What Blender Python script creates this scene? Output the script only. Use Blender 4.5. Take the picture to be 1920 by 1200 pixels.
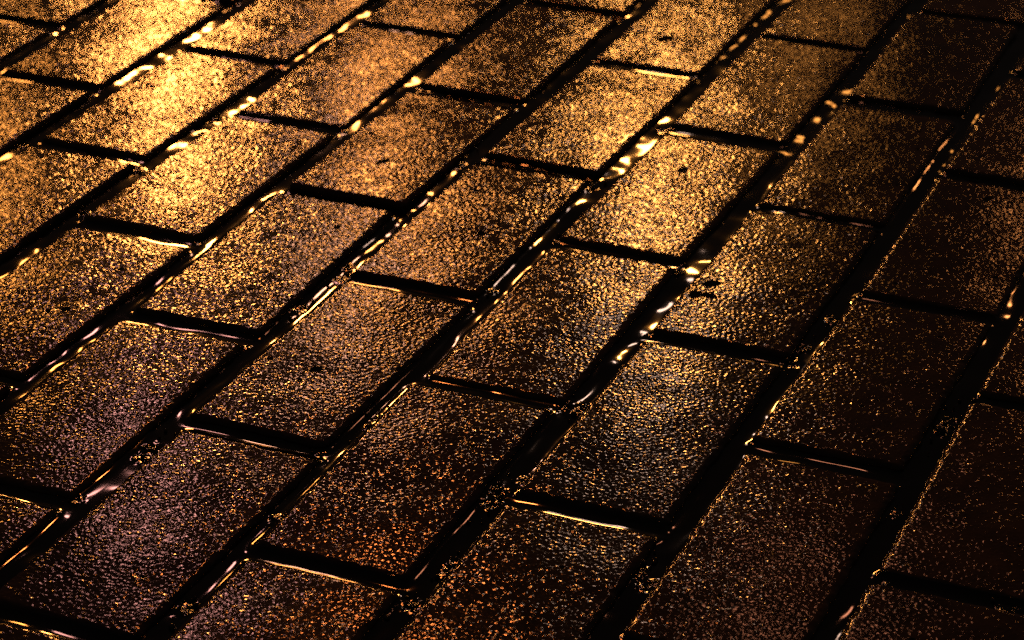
import bpy, math, random
import numpy as np
from mathutils import Vector, Euler

SC = bpy.context.scene
for o in list(bpy.data.objects):
    bpy.data.objects.remove(o)
COL = SC.collection

# ------------------------------------------------------------------ camera
cam_d = bpy.data.cameras.new("camera")
cam = bpy.data.objects.new("camera", cam_d)
COL.objects.link(cam)
CAM = Vector((0.68352, -0.70676, 0.71009))
cam.location = CAM
M = Euler((0, 0, 0.40535178)).to_matrix() @ Euler((1.10829003, 0, 0)).to_matrix() @ Euler((0, 0, -0.00290918)).to_matrix()
cam.rotation_euler = M.to_euler()
cam_d.sensor_width = 36.0
cam_d.lens = 4815.0 / 1920.0 * 36.0
cam_d.clip_start = 0.05
cam_d.clip_end = 500.0
cam_d.dof.use_dof = True
cam_d.dof.focus_distance = 1.43
cam_d.dof.aperture_fstop = 13.0
SC.camera = cam

# ------------------------------------------------------------------ night sky
world = bpy.data.worlds.new("World")
SC.world = world
world.use_nodes = True
bg = world.node_tree.nodes["Background"]
bg.inputs[0].default_value = (0.55, 0.42, 0.36, 1)
bg.inputs[1].default_value = 0.024

# ------------------------------------------------------------------ street lamps, with unseen fill lights added among them
# (ground point whose wet surface mirrors the lamp, distance, watts, colour, bulb radius)
LIGHTS = [
    ((-0.266, 0.860), 9.0, 165, (1.0, 0.36, 0.075), 0.14),  # big warm lamp on the left
    ((-0.300, 0.640), 9.0, 38, (1.0, 0.34, 0.060), 0.12),   # fill light added to brighten the left-edge pavers
    ((0.135, 0.820), 9.5, 98, (1.0, 0.38, 0.075), 0.12),    # warm lamp in the middle
    ((-0.060, 0.820), 11.0, 66, (1.0, 0.34, 0.07), 0.14),   # more orange lamp
    ((0.160, 1.100), 10.0, 7, (1.0, 0.36, 0.065), 0.12),   # weak fill added to lift the upper-right pavers
    ((0.440, 0.850), 9.0, 9, (1.0, 0.34, 0.09), 0.09),  # added for sparkle on the far-right pavers
    ((0.215, 0.580), 8.0, 7, (1.0, 0.62, 0.45), 0.09),      # whiter lamp
    ((0.020, 0.580), 8.0, 13, (1.0, 0.44, 0.25), 0.09),     # pinkish lamp
    ((0.020, 0.330), 7.0, 10, (1.0, 0.40, 0.33), 0.09),
    ((0.400, 0.260), 7.0, 5, (1.0, 0.34, 0.17), 0.09),  # orange fill added to give the lower-right pavers glints
    ((0.270, 0.110), 6.5, 48, (1.0, 0.24, 0.05), 0.09),
]
for (g, dist, w, c, r) in LIGHTS:
    G = Vector((g[0], g[1], 0))
    d = G - CAM
    d.z = -d.z
    d.normalize()
    ld = bpy.data.lights.new("street_and_fill_light", 'POINT')
    ld.energy = w
    ld.color = c
    ld.shadow_soft_size = r
    lo = bpy.data.objects.new("street_and_fill_light", ld)
    lo.location = G + d * dist
    COL.objects.link(lo)

SC.view_settings.view_transform = 'Standard'
SC.view_settings.look = 'None'
SC.view_settings.exposure = 0.0
SC.view_settings.gamma = 1.0
SC.view_settings.use_curve_mapping = False
SC.render.engine = 'CYCLES'
SC.cycles.use_denoising = False
SC.cycles.use_adaptive_sampling = False
SC.cycles.max_bounces = 2
SC.cycles.caustics_reflective = False
SC.cycles.sample_clamp_direct = 0
SC.cycles.sample_clamp_indirect = 2

# ------------------------------------------------------------------ materials
def mat_paver():
    m = bpy.data.materials.new("wet_paver")
    m.use_nodes = True
    nt = m.node_tree
    N, L = nt.nodes, nt.links
    p = N["Principled BSDF"]
    tc = N.new("ShaderNodeTexCoord")
    oi = N.new("ShaderNodeObjectInfo")
    off = N.new("ShaderNodeVectorMath"); off.operation = 'MULTIPLY_ADD'
    comb = N.new("ShaderNodeCombineXYZ")
    for i in range(3):
        L.new(oi.outputs["Random"], comb.inputs[i])
    off.inputs[1].default_value = (7.3, 3.1, 5.7)
    L.new(comb.outputs[0], off.inputs[0]); L.new(tc.outputs["Object"], off.inputs[2])
    n1 = N.new("ShaderNodeTexNoise"); n1.inputs["Scale"].default_value = 45; n1.inputs["Detail"].default_value = 6
    n1.inputs["Roughness"].default_value = 0.65
    L.new(off.outputs[0], n1.inputs["Vector"])
    cr = N.new("ShaderNodeValToRGB")
    cr.color_ramp.elements[0].position = 0.3; cr.color_ramp.elements[0].color = (0.18, 0.15, 0.13, 1)
    cr.color_ramp.elements[1].position = 0.72; cr.color_ramp.elements[1].color = (0.60, 0.56, 0.52, 1)
    L.new(n1.outputs["Fac"], cr.inputs[0])
    mx = N.new("ShaderNodeMix"); mx.data_type = 'RGBA'; mx.blend_type = 'MULTIPLY'; mx.inputs[0].default_value = 1
    L.new(oi.outputs["Color"], mx.inputs[6]); L.new(cr.outputs[0], mx.inputs[7])
    L.new(mx.outputs[2], p.inputs["Base Color"])
    # wet film: drier and wetter patches
    n2 = N.new("ShaderNodeTexNoise"); n2.inputs["Scale"].default_value = 22; n2.inputs["Detail"].default_value = 3
    L.new(off.outputs[0], n2.inputs["Vector"])
    mr = N.new("ShaderNodeMapRange")
    mr.inputs[1].default_value = 0.3; mr.inputs[2].default_value = 0.7
    mr.inputs[3].default_value = 0.058; mr.inputs[4].default_value = 0.085
    L.new(n2.outputs["Fac"], mr.inputs[0])
    p.inputs["Roughness"].default_value = 0.35
    p.inputs["Specular IOR Level"].default_value = 0.0
    p.inputs["Coat Weight"].default_value = 1.0
    p.inputs["Coat IOR"].default_value = 1.40
    L.new(mr.outputs[0], p.inputs["Coat Roughness"])
    # fine grain
    n3 = N.new("ShaderNodeTexNoise"); n3.inputs["Scale"].default_value = 1000; n3.inputs["Detail"].default_value = 2
    n3.inputs["Roughness"].default_value = 0.6
    L.new(off.outputs[0], n3.inputs["Vector"])
    b = N.new("ShaderNodeBump"); b.inputs["Strength"].default_value = 1.0; b.inputs["Distance"].default_value = 0.000012
    L.new(n3.outputs["Fac"], b.inputs["Height"])
    L.new(b.outputs[0], p.inputs["Normal"]); L.new(b.outputs[0], p.inputs["Coat Normal"])
    return m

def mat_wet(name, col, rough, spec, bump_scale=0, bump_dist=0):
    m = bpy.data.materials.new(name)
    m.use_nodes = True
    nt = m.node_tree; N, L = nt.nodes, nt.links
    p = N["Principled BSDF"]
    tc = N.new("ShaderNodeTexCoord")
    n = N.new("ShaderNodeTexNoise"); n.inputs["Scale"].default_value = 180; n.inputs["Detail"].default_value = 5
    L.new(tc.outputs["Object"], n.inputs["Vector"])
    cr = N.new("ShaderNodeValToRGB")
    cr.color_ramp.elements[0].color = (col[0] * .5, col[1] * .5, col[2] * .5, 1)
    cr.color_ramp.elements[1].color = (*col, 1)
    L.new(n.outputs["Fac"], cr.inputs[0]); L.new(cr.outputs[0], p.inputs["Base Color"])
    p.inputs["Roughness"].default_value = rough
    p.inputs["Specular IOR Level"].default_value = spec
    if bump_scale:
        n3 = N.new("ShaderNodeTexNoise"); n3.inputs["Scale"].default_value = bump_scale
        L.new(tc.outputs["Object"], n3.inputs["Vector"])
        b = N.new("ShaderNodeBump"); b.inputs["Distance"].default_value = bump_dist
        L.new(n3.outputs["Fac"], b.inputs["Height"]); L.new(b.outputs[0], p.inputs["Normal"])
    return m

M_PAVER = mat_paver()
M_WATER = mat_wet("joint_water", (0.004, 0.003, 0.0025), 0.045, 0.4)
M_GROUND = mat_wet("dark_bedding", (0.010, 0.007, 0.005), 0.6, 0.3)
M_GRIT = mat_wet("wet_grit", (0.05, 0.035, 0.025), 0.12, 0.6)

# ------------------------------------------------------------------ helpers
def mesh_np(name, co, quads, mat, smooth=True):
    me = bpy.data.meshes.new(name)
    nv, nf = len(co), len(quads)
    k = quads.shape[1]
    me.vertices.add(nv)
    me.vertices.foreach_set("co", np.ascontiguousarray(co, dtype=np.float32).ravel())
    me.loops.add(nf * k)
    me.loops.foreach_set("vertex_index", np.ascontiguousarray(quads, dtype=np.int32).ravel())
    me.polygons.add(nf)
    me.polygons.foreach_set("loop_start", np.arange(0, nf * k, k, dtype=np.int32))
    me.update(calc_edges=True)
    if smooth:
        me.polygons.foreach_set("use_smooth", np.ones(nf, dtype=bool))
    me.materials.append(mat)
    me.validate()
    return me

def band_noise(ny, nx, step, lo, hi, rng):
    """band limited noise, wavelengths lo..hi metres, rms 1"""
    w = rng.standard_normal((ny, nx))
    F = np.fft.rfft2(w)
    fy = np.fft.fftfreq(ny, step)[:, None]
    fx = np.fft.rfftfreq(nx, step)[None, :]
    f = np.sqrt(fx * fx + fy * fy)
    g = np.exp(-(f * lo * 0.9) ** 4) * (1 - np.exp(-(f * hi) ** 4))
    o = np.fft.irfft2(F * g, s=(ny, nx))
    return o / (o.std() + 1e-12)

LX, LY = 0.0890, 0.1975            # paver footprint
STEP = 0.0004
CH = 0.0036                        # rounded arris

def paver_mesh(seed, pits=()):
    rng = np.random.default_rng(seed)
    nx, ny = int(round(LX / STEP)) + 1, int(round(LY / STEP)) + 1
    hx, hy = LX / 2, LY / 2
    x = np.linspace(-hx, hx, nx); y = np.linspace(-hy, hy, ny)
    X, Y = np.meshgrid(x, y)
    # rounded corners (square -> disc mapping in each corner)
    r = 0.0045
    ux = np.clip((np.abs(X) - (hx - r)) / r, 0, 1); uy = np.clip((np.abs(Y) - (hy - r)) / r, 0, 1)
    nxx = ux * np.sqrt(1 - uy ** 2 / 2); nyy = uy * np.sqrt(1 - ux ** 2 / 2)
    m = (ux > 0) & (uy > 0)
    PX = np.where(m, np.sign(X) * (hx - r + r * nxx), X)
    PY = np.where(m, np.sign(Y) * (hy - r + r * nyy), Y)
    # distance to the outline
    qx = np.abs(PX) - (hx - r); qy = np.abs(PY) - (hy - r)
    D = r - np.sqrt(np.maximum(qx, 0) ** 2 + np.maximum(qy, 0) ** 2) - np.minimum(np.maximum(qx, qy), 0)
    D = np.maximum(D, 0)
    # worn, slightly wandering outline
    n_lo = band_noise(ny, nx, STEP, 0.012, 0.05, rng)
    n_lo2 = band_noise(ny, nx, STEP, 0.012, 0.05, rng)
    fall = np.exp(-D / 0.006)
    PX = PX + n_lo * 0.00030 * fall
    PY = PY + n_lo2 * 0.00030 * fall
    # arris, whose width wanders
    wob = band_noise(ny, nx, STEP, 0.006, 0.03, rng)
    ch = CH * (1 + 0.16 * wob)
    t = np.clip(1 - D / ch, 0, 1)
    Z = -0.0023 * (1 - np.sqrt(np.clip(1 - t ** 2.2, 0, 1))) - 0.0006 * t
    # worn, slightly domed and uneven face
    Z += -rng.uniform(.08, .24) * PX ** 2 - rng.uniform(.02, .06) * PY ** 2
    Z += 0.00010 * band_noise(ny, nx, STEP, 0.05, 0.16, rng)
    Z += 0.00001 * band_noise(ny, nx, STEP, 0.010, 0.03, rng)
    # grain: rounded pimples packed over the face
    g1 = band_noise(ny, nx, STEP, 0.0028, 0.0065, rng)
    g2 = np.minimum(np.exp(0.6 * band_noise(ny, nx, STEP, 0.0012, 0.0026, rng)), 3)
    g1 = np.exp(0.4 * g1)
    g1 = np.minimum(g1, 2.5) - 1.1
    dens = 1 + 0.15 * band_noise(ny, nx, STEP, 0.012, 0.04, rng)
    grain = (g1 * 0.000068 + g2 * 0.000012) * np.clip(dens, .4, 1.6)
    grain *= np.clip(D / 0.0030, 0.06, 1)
    Z += grain
    # scattered pits
    pl = list(pits)
    for _ in range(rng.integers(3, 7)):
        pl.append((rng.uniform(-hx + .008, hx - .008), rng.uniform(-hy + .008, hy - .008), rng.uniform(.0009, .0019), rng.uniform(.8, 1.3), rng.uniform(.4, .9)))
    for (px, py, pr, asp, dep) in pl:
        a = rng.uniform(0, 3.14)
        dx = (PX - px); dy = (PY - py)
        u = (dx * math.cos(a) + dy * math.sin(a)) / (pr * asp); v = (-dx * math.sin(a) + dy * math.cos(a)) / pr
        dd = np.sqrt(u * u + v * v) + 0.12 * g1
        Z -= dep * 0.0020 * np.clip(1 - dd ** 2, 0, 1) ** 0.7
    co = np.stack([PX, PY, Z], -1).reshape(-1, 3)
    idx = np.arange(nx * ny).reshape(ny, nx)
    q = np.stack([idx[:-1, :-1], idx[:-1, 1:], idx[1:, 1:], idx[1:, :-1]], -1).reshape(-1, 4)
    # sides
    ring = np.concatenate([idx[0, :], idx[1:, -1], idx[-1, -2::-1], idx[-2:0:-1, 0]])
    parts, quads = [co], [q]
    prev = ring; base = len(co)
    for dz in (0.0016, 0.004, 0.05):
        c = co[ring].copy(); c[:, 2] -= dz
        cur = np.arange(base, base + len(ring)); base += len(ring)
        parts.append(c)
        quads.append(np.stack([prev, cur, np.roll(cur, -1), np.roll(prev, -1)], -1))
        prev = cur
    c = co[ring].mean(0)[None]; 
    co = np.concatenate(parts); q = np.concatenate(quads)
    return mesh_np("paver", co, q, M_PAVER)

# ------------------------------------------------------------------ pavers
# lane, place in lane, centre x, centre y, turn
PV = [(-4,-1,-0.781,1.1666,0),(-3,-2,-0.6783,0.8485,0),(-3,-1,-0.6783,1.0596,0),(-3,0,-0.6783,1.2706,0),(-2,-2,-0.5755,0.7414,0),(-2,-1,-0.5755,0.9525,0),(-2,0,-0.5755,1.1636,0),(-2,1,-0.5755,1.3747,0),(-1,-2,-0.4728,0.6344,0),(-1,-1,-0.4728,0.8455,0),(-1,0,-0.4728,1.0566,0),(-1,1,-0.4728,1.2677,0),(0,-2,-0.37,0.5274,0),(0,-1,-0.37,0.7385,0),(0,0,-0.37,0.9496,0),(0,1,-0.37,1.1607,0),(0,2,-0.37,1.3718,0),(1,-2,-0.2673,0.4204,0),(1,-1,-0.2687,0.6325,0),(1,0,-0.2663,0.8432,-0.0132),(1,1,-0.2655,1.0503,0),(1,2,-0.2673,1.2648,0),(1,3,-0.2673,1.4759,0),(2,-2,-0.1645,0.3131,0),(2,-1,-0.1636,0.5231,-0.0121),(2,0,-0.1649,0.7363,-0.0097),(2,1,-0.1641,0.9475,0.0185),(2,2,-0.1645,1.1575,0),(2,3,-0.1645,1.3685,0),(3,-2,-0.0618,0.2024,0),(3,-1,-0.0623,0.4137,0.0014),(3,0,-0.0622,0.6269,0.0168),(3,1,-0.0623,0.8347,0.0091),(3,2,-0.0618,1.0468,0),(3,3,-0.0618,1.2579,0),(3,4,-0.0618,1.469,0),(4,-2,0.041,0.096,0),(4,-1,0.0421,0.3068,-0.0151),(4,0,0.0411,0.5176,-0.0077),(4,1,0.0393,0.7296,0.0057),(4,2,0.0414,0.9406,-0.0105),(4,3,0.041,1.1514,0),(4,4,0.041,1.3625,0),(4,5,0.041,1.5736,0),(5,-1,0.144,0.1991,0),(5,0,0.1414,0.4088,-0.0021),(5,1,0.1437,0.6193,0.0086),(5,2,0.1439,0.829,-0.0109),(5,3,0.1438,1.0451,-0.0039),(5,4,0.1438,1.2533,0),(5,5,0.1438,1.4644,0),(5,6,0.1438,1.6755,0),(6,-1,0.2465,0.092,0),(6,0,0.2473,0.3018,0),(6,1,0.2475,0.5133,-0.0066),(6,2,0.2474,0.7254,-0.001),(6,3,0.247,0.9349,0.003),(6,4,0.2446,1.1502,0.0198),(6,5,0.2465,1.3586,0),(6,6,0.2465,1.5697,0),(7,-1,0.3493,0.1954,0),(7,0,0.3503,0.4052,0),(7,1,0.3484,0.619,-0.0116),(7,2,0.3495,0.8287,0.0069),(7,3,0.3493,1.0398,0),(7,4,0.3493,1.2509,0),(7,5,0.3493,1.462,0),(7,6,0.3493,1.6731,0),(8,0,0.452,0.3014,0),(8,1,0.4517,0.5124,0),(8,2,0.452,0.7235,0),(8,3,0.452,0.9346,0),(8,4,0.452,1.1457,0),(8,5,0.452,1.3567,0),(8,6,0.452,1.5678,0),(9,0,0.5548,0.1943,0),(9,1,0.5548,0.4054,0),(9,2,0.5548,0.6165,0),(9,3,0.5548,0.8275,0)]
SHIFT = (0.0022, -0.0022)          # the lit face sits up-left of the footprint centre
PV = [(a, b, x + SHIFT[0], y + SHIFT[1], r) for a, b, x, y, r in PV]
UNSEEN = {(-4,-1),(-3,-2),(-3,-1),(-3,0),(-2,-2),(-2,-1),(-2,0),(-2,1),(-1,-2),(-1,1),(0,-2),(0,1),(0,2),(1,-2),(1,2),(1,3),(2,3),(3,4),(4,4),(4,5),(5,5),(5,6),(6,-1),(6,6),(7,-1),(7,5),(7,6),(8,3),(8,4),(8,5),(8,6),(9,0),(9,1),(9,2),(9,3)}
PITS = {
    (3, 1): [(0.000, -0.036, .0030, 1.6, 1.0), (-0.007, 0.067, .002, 1.3, .8)],
    (6, 2): [(-0.031, -0.024, .0042, 1.4, 1.2), (-0.035, -0.043, .0036, 1.6, 1.2), (-0.027, -0.041, .003, 1.8, 1.0)],
    (4, 3): [(-0.006, -0.039, .0052, 1.5, 1.1)],
    (5, 2): [(-0.007, 0.039, .0032, 1.5, 1.0)],
    (4, 1): [(0.010, -0.013, .0028, 1.2, 1.1), (-0.022, 0.052, .002, 1, .8)],
    (7, 2): [(-0.002, 0.072, .0034, 1.6, 1.0)],
    (4, 0): [(-0.003, -0.020, .0034, 1.3, .9)],
    (2, -1): [(0.020, -0.013, .0026, 1.3, .8)],
}
ORD = ["first", "second", "third", "fourth", "fifth", "sixth", "seventh", "eighth", "ninth", "tenth"]
LOOK = {
    (-1, -1): "blurred dim gold", (-1, 0): "blurred brown corner",
    (0, -1): "amber, mostly cut off", (0, 0): "bright gold",
    (1, -1): "amber, dimmer", (1, 0): "glaring, brightest gold", (1, 1): "smooth golden brown",
    (2, -2): "barely visible dark", (2, -1): "coarse glittering amber", (2, 0): "shining yellow gold", (2, 1): "tan golden", (2, 2): "blurred brown, cut off",
    (3, -2): "dark mauve corner", (3, -1): "amber fading to black", (3, 0): "gold glittering", (3, 1): "pitted coppery", (3, 2): "blurred reddish brown", (3, 3): "tiny cut off brown",
    (4, -2): "orange corner", (4, -1): "dark mauve glittering", (4, 0): "copper fading to mauve", (4, 1): "dim copper pitted", (4, 2): "golden brown", (4, 3): "gold with oval pit",
    (5, -1): "dark orange glittering", (5, 0): "dark plum", (5, 1): "brown, golden right corner", (5, 2): "glowing gold pitted", (5, 3): "amber speckled", (5, 4): "brown speckled",
    (6, 0): "dark rusty", (6, 1): "near black, silvery glints", (6, 2): "black pitted, golden left", (6, 3): "dark sparsely speckled", (6, 4): "smooth dark brown", (6, 5): "blurred dark brown",
    (7, 0): "very dark russet", (7, 1): "near black speckled", (7, 2): "dark small pitted", (7, 3): "shadowy brown", (7, 4): "tiny dark corner",
    (8, 0): "black, rust speckled corner", (8, 1): "almost black", (8, 2): "black sliver",
}
FIRST = {}
for (_a, _b) in LOOK:
    FIRST[_a] = min(FIRST.get(_a, 99), _b)
TINT = {  # base colour of chosen pavers, the rest get a random brown
    (1, 0): (.17, .115, .05), (1, 1): (.12, .075, .040), (2, 1): (.15, .075, .040), (3, 1): (.16, .075, .045), (3, 2): (.13, .065, .030),
    (4, 1): (.12, .06, .030), (2, 0): (.17, .11, .05), (0, 0): (.15, .10, .045), (4, 0): (.10, .065, .055), (4, -1): (.09, .055, .060), (5, 0): (.09, .05, .055),
    (5, 2): (.16, .11, .05), (6, 1): (.07, .06, .06),
}
TILT = {(3, 2): (0, 0), (5, 2): (0, 0), (2, 0): (0, 0), (1, 0): (0, 0), (3, 0): (.002, 0), (4, 1): (-.005, -.005), (6, 1): (.004, -.002)}
rnd = random.Random(5)
variants = {}
seed_n = 8
for i, (a, b, x, y, r) in enumerate(PV):
    if (a, b) in PITS:
        me = paver_mesh(100 + i, PITS[(a, b)])
        flip = 0
    else:
        k = i % seed_n
        if k not in variants:
            variants[k] = paver_mesh(k)
        me = variants[k]
        flip = math.pi if (i // seed_n) % 2 else 0
    o = bpy.data.objects.new("paver", me)
    tx, ty = TILT.get((a, b), (rnd.gauss(0, .005), rnd.gauss(0, .005)))
    o.rotation_euler = (Euler((tx, ty, r)).to_matrix() @ Euler((0, 0, flip)).to_matrix()).to_euler()
    o.location = (x, y, rnd.gauss(0, .0003))
    t = TINT.get((a, b), None)
    if t is None:
        v = rnd.uniform(.8, 1.15); t = (.12 * v, .08 * v, .048 * v)
    o.color = (*t, 1)
    o["category"] = "paver"
    if (a, b) in UNSEEN:
        o["label"] = "wet dark paver continuing the paving beyond the edge of the picture"
        o["group"] = "pavers beyond the edge of the picture"
    else:
        o["label"] = "%s paver, %s from bottom in %s long row from upper left" % (
            LOOK[(a, b)], ORD[b - FIRST[a]], ORD[a + 1])
        o["group"] = "wet pavers laid in running bond"
    COL.objects.link(o)

# ------------------------------------------------------------------ water and wet sand standing in the joints
CL = [(-0.223,0.803,6),(-0.005,0.62,6),(-0.009,0.638,5),(0.195,0.412,10),(0.196,0.4,9),(-0.01,0.571,7),(-0.034,0.573,5),(-0.006,0.379,9),(-0.006,0.369,7),(0.201,0.517,9),(0.191,0.519,7),(0.183,0.507,5),(0.295,0.643,10),(0.297,0.623,8),(0.302,0.686,6),(0.403,0.586,11),(0.402,0.572,8),(0.303,0.354,9),(0.295,0.364,8),(0.204,0.332,8),(0.203,0.326,7),(0.101,0.731,5),(0.09,0.818,5),(-0.215,0.829,6),(-0.21,0.803,5),(-0.242,0.919,4),(-0.221,0.94,6),(-0.012,0.823,6),(-0.1,0.942,4),(-0.318,0.73,4),(0.096,0.338,6),(0.095,0.241,8),(0.188,0.286,8),(0.199,0.29,7),(0.403,0.475,6),(0.087,0.608,5),(0.091,0.643,4),(-0.016,0.511,4),(0.099,0.461,6),(0.098,0.45,5),(-0.015,0.314,7),(0.097,0.937,5),(0.19,0.715,5),(-0.217,0.725,4),(-0.214,0.646,5),(0.417,0.4,6),(0.48,0.404,14),(0.082,1.074,4),(0.204,0.429,7),(0.141,0.328,5),(0.084,1.043,5),(0.084,0.414,5),(0.188,1.137,6)]

def joint_sheet():
    rng = np.random.default_rng(77)
    st = 0.0005
    x0, x1, y0, y1 = -0.58, 0.56, 0.0, 1.45
    nx, ny = int((x1 - x0) / st), int((y1 - y0) / st)
    X, Y = np.meshgrid(x0 + st * np.arange(nx), y0 + st * np.arange(ny))
    D = np.full((ny, nx), 0.03)
    AM = np.zeros((ny, nx))
    rr = 0.0045
    for (a, b, cx, cy, r) in PV:
        i0 = max(0, int((cx - .075 - x0) / st)); i1 = min(nx, int((cx + .075 - x0) / st))
        j0 = max(0, int((cy - .13 - y0) / st)); j1 = min(ny, int((cy + .13 - y0) / st))
        if i1 <= i0 or j1 <= j0:
            continue
        dx = X[j0:j1, i0:i1] - cx; dy = Y[j0:j1, i0:i1] - cy
        c, s = math.cos(-r), math.sin(-r)
        qx = np.abs(c * dx - s * dy) - (LX / 2 - rr); qy = np.abs(s * dx + c * dy) - (LY / 2 - rr)
        d = np.sqrt(np.maximum(qx, 0) ** 2 + np.maximum(qy, 0) ** 2) + np.minimum(np.maximum(qx, qy), 0) - rr
        near = d < D[j0:j1, i0:i1]
        side = np.where(qx > qy, rng.choice([.03, .06, .12, .22, .45]), rng.uniform(.25, .9))
        AM[j0:j1, i0:i1] = np.where(near, 0.0019 * side, AM[j0:j1, i0:i1])
        D[j0:j1, i0:i1] = np.minimum(D[j0:j1, i0:i1], d)
    lo = band_noise(ny, nx, st, 0.04, 0.2, rng)
    mid = band_noise(ny, nx, st, 0.02, 0.06, rng)
    for _ in range(14):        # let the film run smoothly from one side to the next
        AM[1:-1, 1:-1] = (AM[:-2, 1:-1] + AM[2:, 1:-1] + AM[1:-1, :-2] + AM[1:-1, 2:]) / 4
    Dp = np.maximum(D + 0.0001 * lo, -0.001)
    Z = -0.0044 + 0.0002 * lo + 0.00003 * mid
    Z += AM * np.exp(-Dp / 0.0026)
    # clumps of wet sand breaking the surface
    Mk = np.zeros((ny, nx))
    for (cx, cy, r) in CL:
        rad = r * 0.0005 + .001
        i0 = max(0, int((cx - .03 - x0) / st)); i1 = min(nx, int((cx + .03 - x0) / st))
        j0 = max(0, int((cy - .03 - y0) / st)); j1 = min(ny, int((cy + .03 - y0) / st))
        dx = X[j0:j1, i0:i1] - cx; dy = (Y[j0:j1, i0:i1] - cy) * .75
        Mk[j0:j1, i0:i1] = np.maximum(Mk[j0:j1, i0:i1], np.exp(-((dx * dx + dy * dy) / rad ** 2) ** 1.5))
    clump = np.clip(band_noise(ny, nx, st, 0.006, 0.025, rng) - 2.3, 0, 1)
    Mk = np.clip(Mk + clump * 0.0, 0, 1)
    g = band_noise(ny, nx, st, 0.005, 0.018, rng)
    Z += Mk * (0.0002 + 0.00022 * g)
    keep = D > -0.0022
    k4 = keep[:-1, :-1] & keep[1:, :-1] & keep[:-1, 1:] & keep[1:, 1:]
    idx = np.arange(nx * ny).reshape(ny, nx)
    q = np.stack([idx[:-1, :-1], idx[:-1, 1:], idx[1:, 1:], idx[1:, :-1]], -1)[k4]
    used = np.unique(q)
    remap = np.zeros(nx * ny, dtype=np.int64); remap[used] = np.arange(len(used))
    co = np.stack([X, Y, Z], -1).reshape(-1, 3)[used]
    return mesh_np("water", co, remap[q], M_WATER)

w = bpy.data.objects.new("water", joint_sheet())
w["kind"] = "structure"
w["label"] = "black rainwater standing in the joints between the pavers"
COL.objects.link(w)

# bedding under everything, out to the horizon
gm = mesh_np("ground", np.array([(-150, -150, -.02), (150, -150, -.02), (150, 150, -.02), (-150, 150, -.02)], float), np.array([[0, 1, 2, 3]]), M_GROUND, False)
g = bpy.data.objects.new("ground", gm)
g["kind"] = "structure"
COL.objects.link(g)

# ------------------------------------------------------------------ loose grit in the joints
def grit():
    rng = np.random.default_rng(3)
    # unit pebble
    import bmesh
    bm = bmesh.new(); bmesh.ops.create_icosphere(bm, subdivisions=2, radius=1)
    bv = np.array([v.co[:] for v in bm.verts]); bf = np.array([[v.index for v in f.verts] for f in bm.faces]); bm.free()
    V, F = [], []; n = 0
    for (cx, cy, r) in CL:
        for _ in range(int(r * 0.9) + 2):
            rad = r * 0.0004 + .0008
            p = np.array([cx + rng.normal() * rad, cy + rng.normal() * rad * 3.0, -0.0038 + abs(rng.normal()) * .0003])
            s = .0003 + .0012 * rng.random() ** 2.5
            v = bv * (s * rng.uniform(.7, 1.3, 3)); v = v * (1 + .12 * rng.standard_normal((len(bv), 1)) * .6)
            a = rng.uniform(0, 6.28); c, sn = math.cos(a), math.sin(a)
            v = np.stack([v[:, 0] * c - v[:, 1] * sn, v[:, 0] * sn + v[:, 1] * c, v[:, 2]], 1)
            V.append(v + p); F.append(bf + n); n += len(bv)
    return mesh_np("sand_grit", np.concatenate(V), np.concatenate(F), M_GRIT)

go = bpy.data.objects.new("sand_grit", grit())
go["kind"] = "stuff"
go["label"] = "wet grains of sand caught in the joints between the pavers"
go["category"] = "grit"
COL.objects.link(go)
